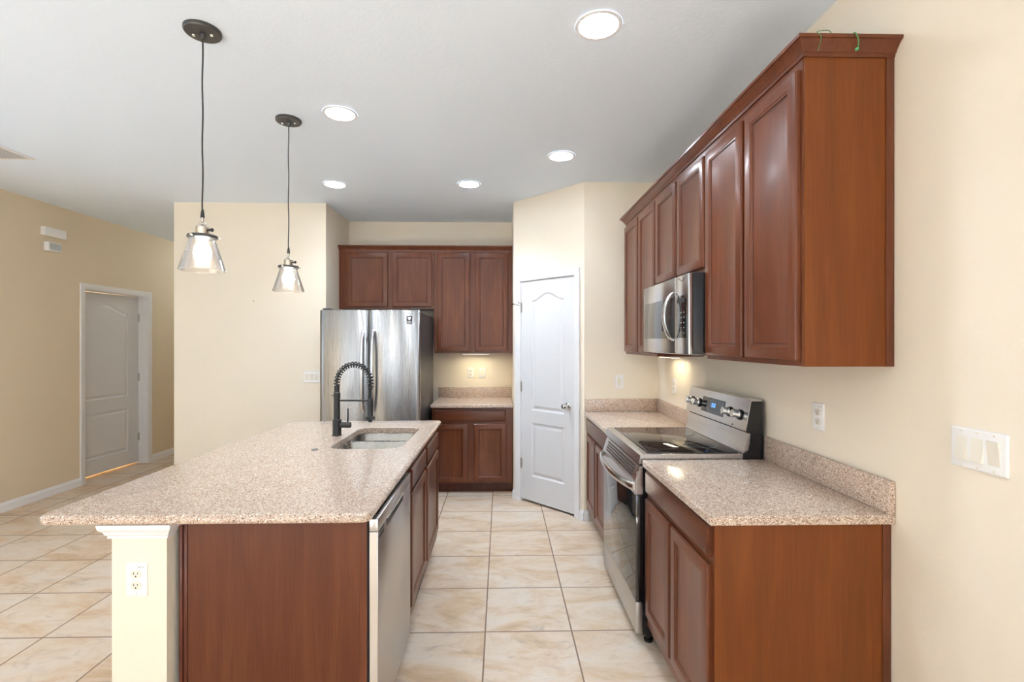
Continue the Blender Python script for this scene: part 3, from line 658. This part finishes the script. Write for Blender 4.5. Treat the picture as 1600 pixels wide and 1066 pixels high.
for y in (3.095, 2.985, 2.585, 2.475):
    m = MB(); m.lathe([(.027, 0), (.027, .006), (.024, .009)], face(y, .072, .0005), fn, 24); kb = obj('knob', m, M['black'], cp)
    m = MB(); m.lathe([(.0225, .008), (.0225, .014), (.0185, .018), (.0185, .034), (.021, .038), (.021, .042), (.0185, .044)], face(y, .072), fn, 24); obj('knob_cap', m, M['steel_l'], kb)
m = MB(); m.loops([[face(y, t, o_) for y, t in ((2.945, .03), (2.655, .03), (2.655, .118), (2.945, .118))] for o_ in (-.001, .0015)]); dsp = obj('display', m, M['glassb'], cp, smooth=False)
m = MB()
for y in (2.808, 2.796, 2.780, 2.768):
    for t0, t1, ya, yb in ((.068, .078, y - .004, y - .003), (.079, .089, y - .004, y - .003), (.068, .078, y + .003, y + .004), (.079, .089, y + .003, y + .004), (.088, .09, y - .003, y + .003), (.067, .069, y - .003, y + .003)):
        m.loops([[face(yy, t, o_) for yy, t in ((ya, t0), (yb, t0), (yb, t1), (ya, t1))] for o_ in (.0014, .0022)])
obj('clock_digits', m, M['blue'], dsp, smooth=False)
m = MB()
for i in range(7):
    for t in (.045, .1):
        y = 2.68 + i * .04; m.loops([[face(yy, tt, o_) for yy, tt in ((y - .007, t), (y + .007, t), (y + .007, t + .003), (y - .007, t + .003))] for o_ in (.0014, .002)])
obj('key_lettering', m, M['grey'], dsp, smooth=False)
m = MB(); m.lathe([(.004, 0), (.004, .002)], face(2.535, .012, .0), fn, 10); obj('indicator', m, M['slot'], cp)
# ------------------------------------------------------------------ microwave
MY0, MY1, MZ0, MZ1 = 2.388, 3.150, 1.438, 1.846; MX = .925
r = thing('microwave', 'stainless over-the-range microwave hung beneath the short wall cabinet', 'microwave', (1.12, 2.77, MZ0))
m = MB(); m.box((.948, MY0, MZ0 + .004), (XR - .003, MY1, MZ1), .003); obj('case', m, M['black'], r)
m = MB(); m.box((.97, MY0 + .03, MZ0 - .004), (1.30, MY1 - .03, MZ0 + .004)); obj('bottom_plate', m, M['steel_d'], r, smooth=False)
for ya, yb in ((2.50, 2.72), (2.82, 3.04)): m = MB(); m.box((1.05, ya, MZ0 - .0065), (1.22, yb, MZ0 - .0042)); obj('grease_filter', m, M['slot'], r, smooth=False)
MS = 2.572
def mw_front(y0, y1, name, mat):
    m = MB(); m.box((MX, y0, MZ0 + .002), (.947, y1, MZ1 - .002), .004); return obj(name, m, mat, r)
dm = mw_front(MS + .001, MY1, 'door', M['steel']); cpn = mw_front(MY0, MS - .001, 'control_panel', M['steel'])
m = MB(); m.box((MX - .0015, MS + .002, 1.522), (MX + .004, MY1 - .035, 1.740), .001); obj('window', m, M['mwin'], dm)
m = MB(); m.box((MX - .0015, MY0 + .022, 1.522), (MX + .004, MS - .002, 1.740), .001); kp = obj('keypad', m, M['glassb'], cpn)
m = MB()
for i in range(3):
    for j in range(5): m.box((MX - .0017, MY0 + .05 + i * .04, 1.545 + j * .026), (MX - .0016, MY0 + .066 + i * .04, 1.551 + j * .026))
obj('key_lettering', m, M['grey'], kp, smooth=False)
m = MB(); m.box((MX - .002, MY0 + .05, 1.704), (MX - .0016, MS - .03, 1.728)); obj('clock_window', m, M['slot'], kp, smooth=False)
m = MB(); m.tube([(MX - .002, MY0 + .04 + .1 * u + 0, 1.835 - .02 * math.sin(math.pi * u)) for u in [i / 12 for i in range(13)]], .0012, 5); obj('trim_line', m, M['grey'], cpn)
m = MB(); L = []
for i in range(25):
    u = i / 24; z = 1.508 + .262 * u; b = .052 * math.sin(math.pi * u) ** .6; x = MX + .004 - b
    L.append([(x + .008 * math.cos(a), 2.612 + .020 * math.sin(a), z) for a in [2 * math.pi * k / 14 for k in range(14)]])
m.loops(L); obj('handle', m, M['steel_l'], dm)
# ------------------------------------------------------------------ lamps
def make_pendant(loc, label):
    r = thing('pendant_lamp', label, 'lamp', loc, 0, 'pendant lamps over the island')
    x, y, _ = loc; zc = CH
    m = MB(); m.lathe([(.073, zc), (.073, zc - .012), (.069, zc - .017), (.001, zc - .018)], (x, y, 0), seg=40); cn = obj('canopy', m, M['graphite'], r)
    for s_ in (-1, 1):
        m = MB(); m.lathe([(.005, 0), (.0075, .004), (.006, .009), (.001, .011)], (x + s_ * .038, y, zc - .0175), (0, 0, -1), 14); obj('canopy_screw', m, M['chrome'], cn)
    m = MB(); m.lathe([(.012, 0), (.011, .012), (.007, .022), (.001, .023)], (x, y, zc - .017), (0, 0, -1), 16); obj('cord_grip', m, M['graphite'], cn)
    m = MB(); m.tube([(x + .0015 * math.sin(k * .9), y, zc - .03 - (zc - .03 - 2.06) * k / 20) for k in range(21)], .0032, 8); obj('cord', m, M['cord'], r)
    m = MB(); m.lathe([(.004, 2.075), (.007, 2.06), (.0085, 2.04), (.008, 2.038)], (x, y, 0), seg=16); obj('strain_relief', m, M['matte'], r)
    m = MB(); m.lathe([(.006, 2.04), (.006, 2.02), (.013, 2.015), (.014, 2.008), (.020, 2.004), (.0255, 1.998), (.0265, 1.975), (.0265, 1.962), (.022, 1.958)], (x, y, 0), seg=28); sk = obj('socket', m, M['nickel'], r)
    m = MB(); m.lathe([(.0045, 0), (.0045, .012), (.008, .014), (.008, .02)], (x + .025, y, 1.985), (1, -.2, 0), 12); obj('switch_key', m, M['graphite'], sk)
    m = MB(); m.lathe([(.022, 1.964), (.057, 1.962), (.0585, 1.958), (.0585, 1.950), (.055, 1.948), (.05, 1.948)], (x, y, 0), seg=36); rg = obj('shade_ring', m, M['graphite'], r)
    for k in range(3):
        a = 2 * math.pi * k / 3 + .4; m = MB(); m.lathe([(.003, 0), (.003, .008), (.005, .009), (.005, .013)], (x + .057 * math.cos(a), y + .057 * math.sin(a), 1.954), (math.cos(a), math.sin(a), 0), 10)
        obj('thumb_screw', m, M['nickel'], rg)
    m = MB(); m.lathe([(.048, 1.953), (.0495, 1.94), (.054, 1.925), (.0885, 1.815), (.0895, 1.812), (.0885, 1.809), (.0865, 1.811), (.052, 1.924), (.0475, 1.94), (.046, 1.953)], (x, y, 0), seg=48, cap0=False, cap1=False); obj('glass_shade', m, M['glass'], r)
    m = MB(); m.lathe([(.014, 1.962), (.0145, 1.942), (.021, 1.928), (.032, 1.905), (.0355, 1.884), (.032, 1.864), (.02, 1.848), (.001, 1.843)], (x, y, 0), seg=28); obj('bulb', m, M['bulb'], r)
    l = bpy.data.lights.new('pendant_glow', 'POINT'); l.energy = 2.5; l.color = (.9, .9, .9); l.shadow_soft_size = .03
    lo = bpy.data.objects.new('pendant_glow', l); C.objects.link(lo); lo.parent = r; lo.location = (0, 0, 1.83 - loc[2])
    return r
pd = make_pendant((-1.290, 2.137, CH), 'nearer pendant lamp with clear glass cone shade above the near half of the island')
copy_thing(pd, (-1.288, 2.985, CH), 0, 'farther pendant lamp with clear glass cone, hanging closer to the faucet')
def make_can(loc, label, power):
    r = thing('recessed_light', label, 'light', loc, 0, 'recessed ceiling lights')
    x, y, z = loc
    m = MB(); m.lathe([(.100, z - .0005), (.099, z - .005), (.092, z - .007), (.083, z - .005), (.082, z - .001)], (x, y, 0), seg=48, cap0=False, cap1=False); obj('trim_ring', m, M['white'], r)
    m = MB(); m.lathe([(.083, z - .002), (.07, z - .0045), (.001, z - .006)], (x, y, 0), seg=48, cap0=True); obj('lens', m, M['lens'], r)
    area('downlight', (0, 0, -.012), (0, 0, 0),   .16, .16, power, (.74, .86, 1.0), 'DISK', 115, r)
    return r
cans = [((.415, 2.068, CH), 'large round recessed ceiling light nearest the camera, right of center'), ((-.95, 2.90, CH), 'round recessed ceiling light just right of the farther pendant canopy'),
        ((.436, 3.526, CH), 'round recessed ceiling light in front of the pantry door'), ((-1.42, 4.20, CH), 'small recessed ceiling light in front of the fridge'), ((-.273, 4.17, CH), 'small recessed ceiling light before the back counter cabinets')]
c0 = make_can(*cans[0], 5.5)
for (loc, lab), pw_ in zip(cans[1:], (3, 3, 5, 10)):
    for ch in copy_thing(c0, loc, 0, lab).children:
        if ch.type == 'LIGHT': ch.data = ch.data.copy(); ch.data.energy = pw_
def under_light(loc, rz, ln_, label, power):
    r = thing('under_cabinet_light', label, 'light', loc, rz)
    m = MB(); m.box((-ln_ / 2, -.03, -.016), (ln_ / 2, .03, 0), .003); obj('housing', m, M['plastic'], r, True)
    m = MB(); m.box((-ln_ / 2 + .008, -.026, -.019), (ln_ / 2 - .008, .026, -.0165)); obj('diffuser', m, M['strip'], r, True, smooth=False)
    area('strip_glow', (0, 0, -.022), (0, 0, 0), ln_ - .02, .05, power, (1, .86, .58), 'RECTANGLE', 170, r); return r
under_light((-.275, 5.30, 1.3855), 0, .30, 'lit strip light under the back wall cabinet', 1.15)
uc = under_light((1.235, 3.56, 1.4055), R(90), .30, 'lit strip light under the wall cabinet past the microwave', .65)
m = MB(); m.tube([(1.262, 3.47, 1.40), (1.30, 3.48, 1.385), (1.318, 3.485, 1.36), (1.320, 3.486, 1.30)], .0025, 6); obj('cord', m, M['plastic'], uc)
# ------------------------------------------------------------------ electrical plates (local frame faces -y)
def plate_base(r, gangs):
    wd = .07 + .046 * (gangs - 1); m = MB(); L = []
    for ins, y in ((0, 0), (0, -.003), (.003, -.0055), (.006, -.006)):
        L.append([(x, y, z) for x, z in rrect(-wd / 2, -.0575, wd / 2, .0575, (.004,) * 4, ins, 4)])
    m.loops(L); obj('plate', m, M['plastic'], r, True)
    m = MB()
    for g in range(gangs):
        cx = (g - (gangs - 1) / 2) * .046
        for z in (-.048, .048): m.lathe([(.0035, 0), (.003, .0012), (.0005, .0014)], (cx, -.006, z), (0, -1, 0), 12)
    obj('screws', m, M['plastic2'], r, True)
def switch(loc, rz, label, gangs=1, up=None):
    r = thing('light_switch', label, 'switch', loc, rz); plate_base(r, gangs)
    for g in range(gangs):
        cx = (g - (gangs - 1) / 2) * .046; t = (up[g] if up else 1) * .0035
        m = MB(); m.loops([[(cx + a, -.0055, b) for a, b in ((-.0167, -.0335), (.0167, -.0335), (.0167, .0335), (-.0167, .0335))], [(cx + a, -.0095 + t * (1 if b > 0 else -1) - (0 if abs(b) > .01 else 0), b) for a, b in ((-.0157, -.0325), (.0157, -.0325), (.0157, .0325), (-.0157, .0325))]])
        obj('rocker', m, M['plastic2'], r, True, smooth=False)
    return r
def outlet(loc, rz, label):
    r = thing('wall_outlet', label, 'outlet', loc, rz); plate_base(r, 1)
    for s_ in (1, -1):
        m = MB(); cz = s_ * .0195
        m.loops([[(x, y, cz + z) for x, z in rrect(-.017, -.0145, .017, .0145, (.0125,) * 4, i_, 6)] for i_, y in ((0, -.0055), (0, -.0078), (.001, -.0085))]); rc = obj('receptacle', m, M['plastic2'], r, True)
        m = MB(); m.box((-.0075, -.0089, cz - .0005), (-.0052, -.0084, cz + .0075)); m.box((.0052, -.0089, cz + .0005), (.0075, -.0084, cz + .007)); m.lathe([(.0026, 0), (.0026, .0005)], (0, -.0084, cz - .0065), (0, -1, 0), 12)
        obj('slots', m, M['slot'], rc, True, smooth=False)
    return r
def face_mark(r):
    m = MB(); m.box((.006, -.0063, .0425), (.016, -.0059, .0445)); m.box((.019, -.0063, .0425), (.025, -.0059, .0445)); obj('printed_mark', m, M['grey'], r, True, smooth=False)
face_mark(outlet((-1.240, 1.6915, .692), 0, 'white wall outlet on the cream island post'))
face_mark(outlet((XR - .0005, 2.003, 1.19), RZR, 'white wall outlet above the counter right of the stove'))
switch((XR - .0005, 1.322, 1.20), RZR, 'white three-rocker light switch on the right wall', 3, (1, 1, -1))
switch((.995, 4.0895, 1.168), 0, 'single white light switch on the wall beside the pantry door', 1)
outlet((XR - .0005, 3.695, 1.166), RZR, 'white wall outlet in the corner behind the stove')
outlet((-.343, YB - .0005, 1.158), 0, 'white wall outlet under the back strip light')
switch((-.211, YB - .0005, 1.155), 0, 'single white switch beside the outlet on the back wall')
switch((-1.833, 4.7695, 1.165), 0, 'white three-rocker light switch just left of the refrigerator', 3, (-1, -1, -1))
m = MB(); m.lathe([(.0015, 0), (.0015, .012), (.004, .013), (.004, .015)], (-2.388, 4.7695, 1.897), (0, -1, .2), 10); tag(obj('nail', m, M['slot']), 'tiny nail left in the pale wall below the lamps', 'nail')
# ------------------------------------------------------------------ door chime boxes, ceiling register, wires
r = thing('chime_box', 'wide white door chime box high on the tan wall', 'box', (XL, 4.86, 2.57))
m = MB(); m.box((XL + .0005, 4.755, 2.528), (XL + .05, 4.985, 2.612), .006); obj('cover', m, M['plastic'], r)
r = thing('sensor_box', 'smaller white box with grey grille below the chime', 'box', (XL, 4.85, 2.43))
m = MB(); m.box((XL + .0005, 4.785, 2.385), (XL + .05, 4.93, 2.472), .006); obj('cover', m, M['plastic'], r)
m = MB(); m.box((XL + .0502, 4.80, 2.395), (XL + .0515, 4.922, 2.462)); obj('grille', m, M['greyp'], r, smooth=False)
r = thing('ceiling_register', 'white slatted air vent on the ceiling at the left', 'vent', (-3.61, 3.49, CH))
m = MB()
for a, b in (((-3.80, 3.31), (-3.775, 3.67)), ((-3.455, 3.31), (-3.43, 3.67)), ((-3.775, 3.31), (-3.455, 3.335)), ((-3.775, 3.645), (-3.455, 3.67))): m.box((a[0], a[1], CH - .008), (b[0], b[1], CH - .0005), .001)
obj('frame', m, M['white'], r)
m = MB(); m.box((-3.775, 3.335, CH - .0015), (-3.455, 3.645, CH - .0005)); obj('damper', m, M['greyp'], r, smooth=False)
for k in range(13):
    m = MB(); x = -3.765 + k * .0245; m.loops([[(x + .014, y, CH - .0018), (x + .016, y, CH - .0018), (x + .002, y, CH - .009), (x, y, CH - .009)] for y in (3.335, 3.645)]); obj('slat', m, M['greyp'], r, smooth=False)
ZC = UT + .051
def wire(pts, rr, label, bead=None):
    r = thing('garland_wire', label, 'wire', pts[0])
    P = [Vector(p) for p in pts]; Q = []
    for i in range(len(P) - 1):
        p0, p1, p2, p3 = P[max(i - 1, 0)], P[i], P[i + 1], P[min(i + 2, len(P) - 1)]
        for k in range(6):
            t = k / 6; Q.append(.5 * ((2 * p1) + (p2 - p0) * t + (2 * p0 - 5 * p1 + 4 * p2 - p3) * t * t + (3 * p1 - p0 - 3 * p2 + p3) * t ** 3))
    Q.append(P[-1]); m = MB(); m.tube(Q, rr, 6); obj('strand', m, M['green'], r)
    if bead: m = MB(); m.lathe([(.001, -.006), (.005, -.004), (.0065, 0), (.005, .004), (.001, .006)], bead, seg=14); obj('bead', m, M['bead'], r)
    return r
YE = 1.574
wire([(1.103, 1.60, ZC + .003), (1.085, 1.585, ZC + .013), (1.06, 1.575, ZC + .010), (1.033, YE - .002, ZC + .002), (1.046, YE - .003, ZC - .012), (1.050, YE + .012, ZC - .032), (1.046, YE + .016, ZC - .05)], .0012, 'thin green wire loop hooked over the crown molding corner')
wire([(1.163, 1.60, ZC + .002), (1.158, YE, ZC + .002), (1.166, YE - .003, ZC - .01), (1.172, YE - .001, ZC - .03), (1.174, YE + .006, ZC - .044)], .0022, 'green wire with a bead at its end on the crown molding', (1.173, YE + .008, ZC - .046))
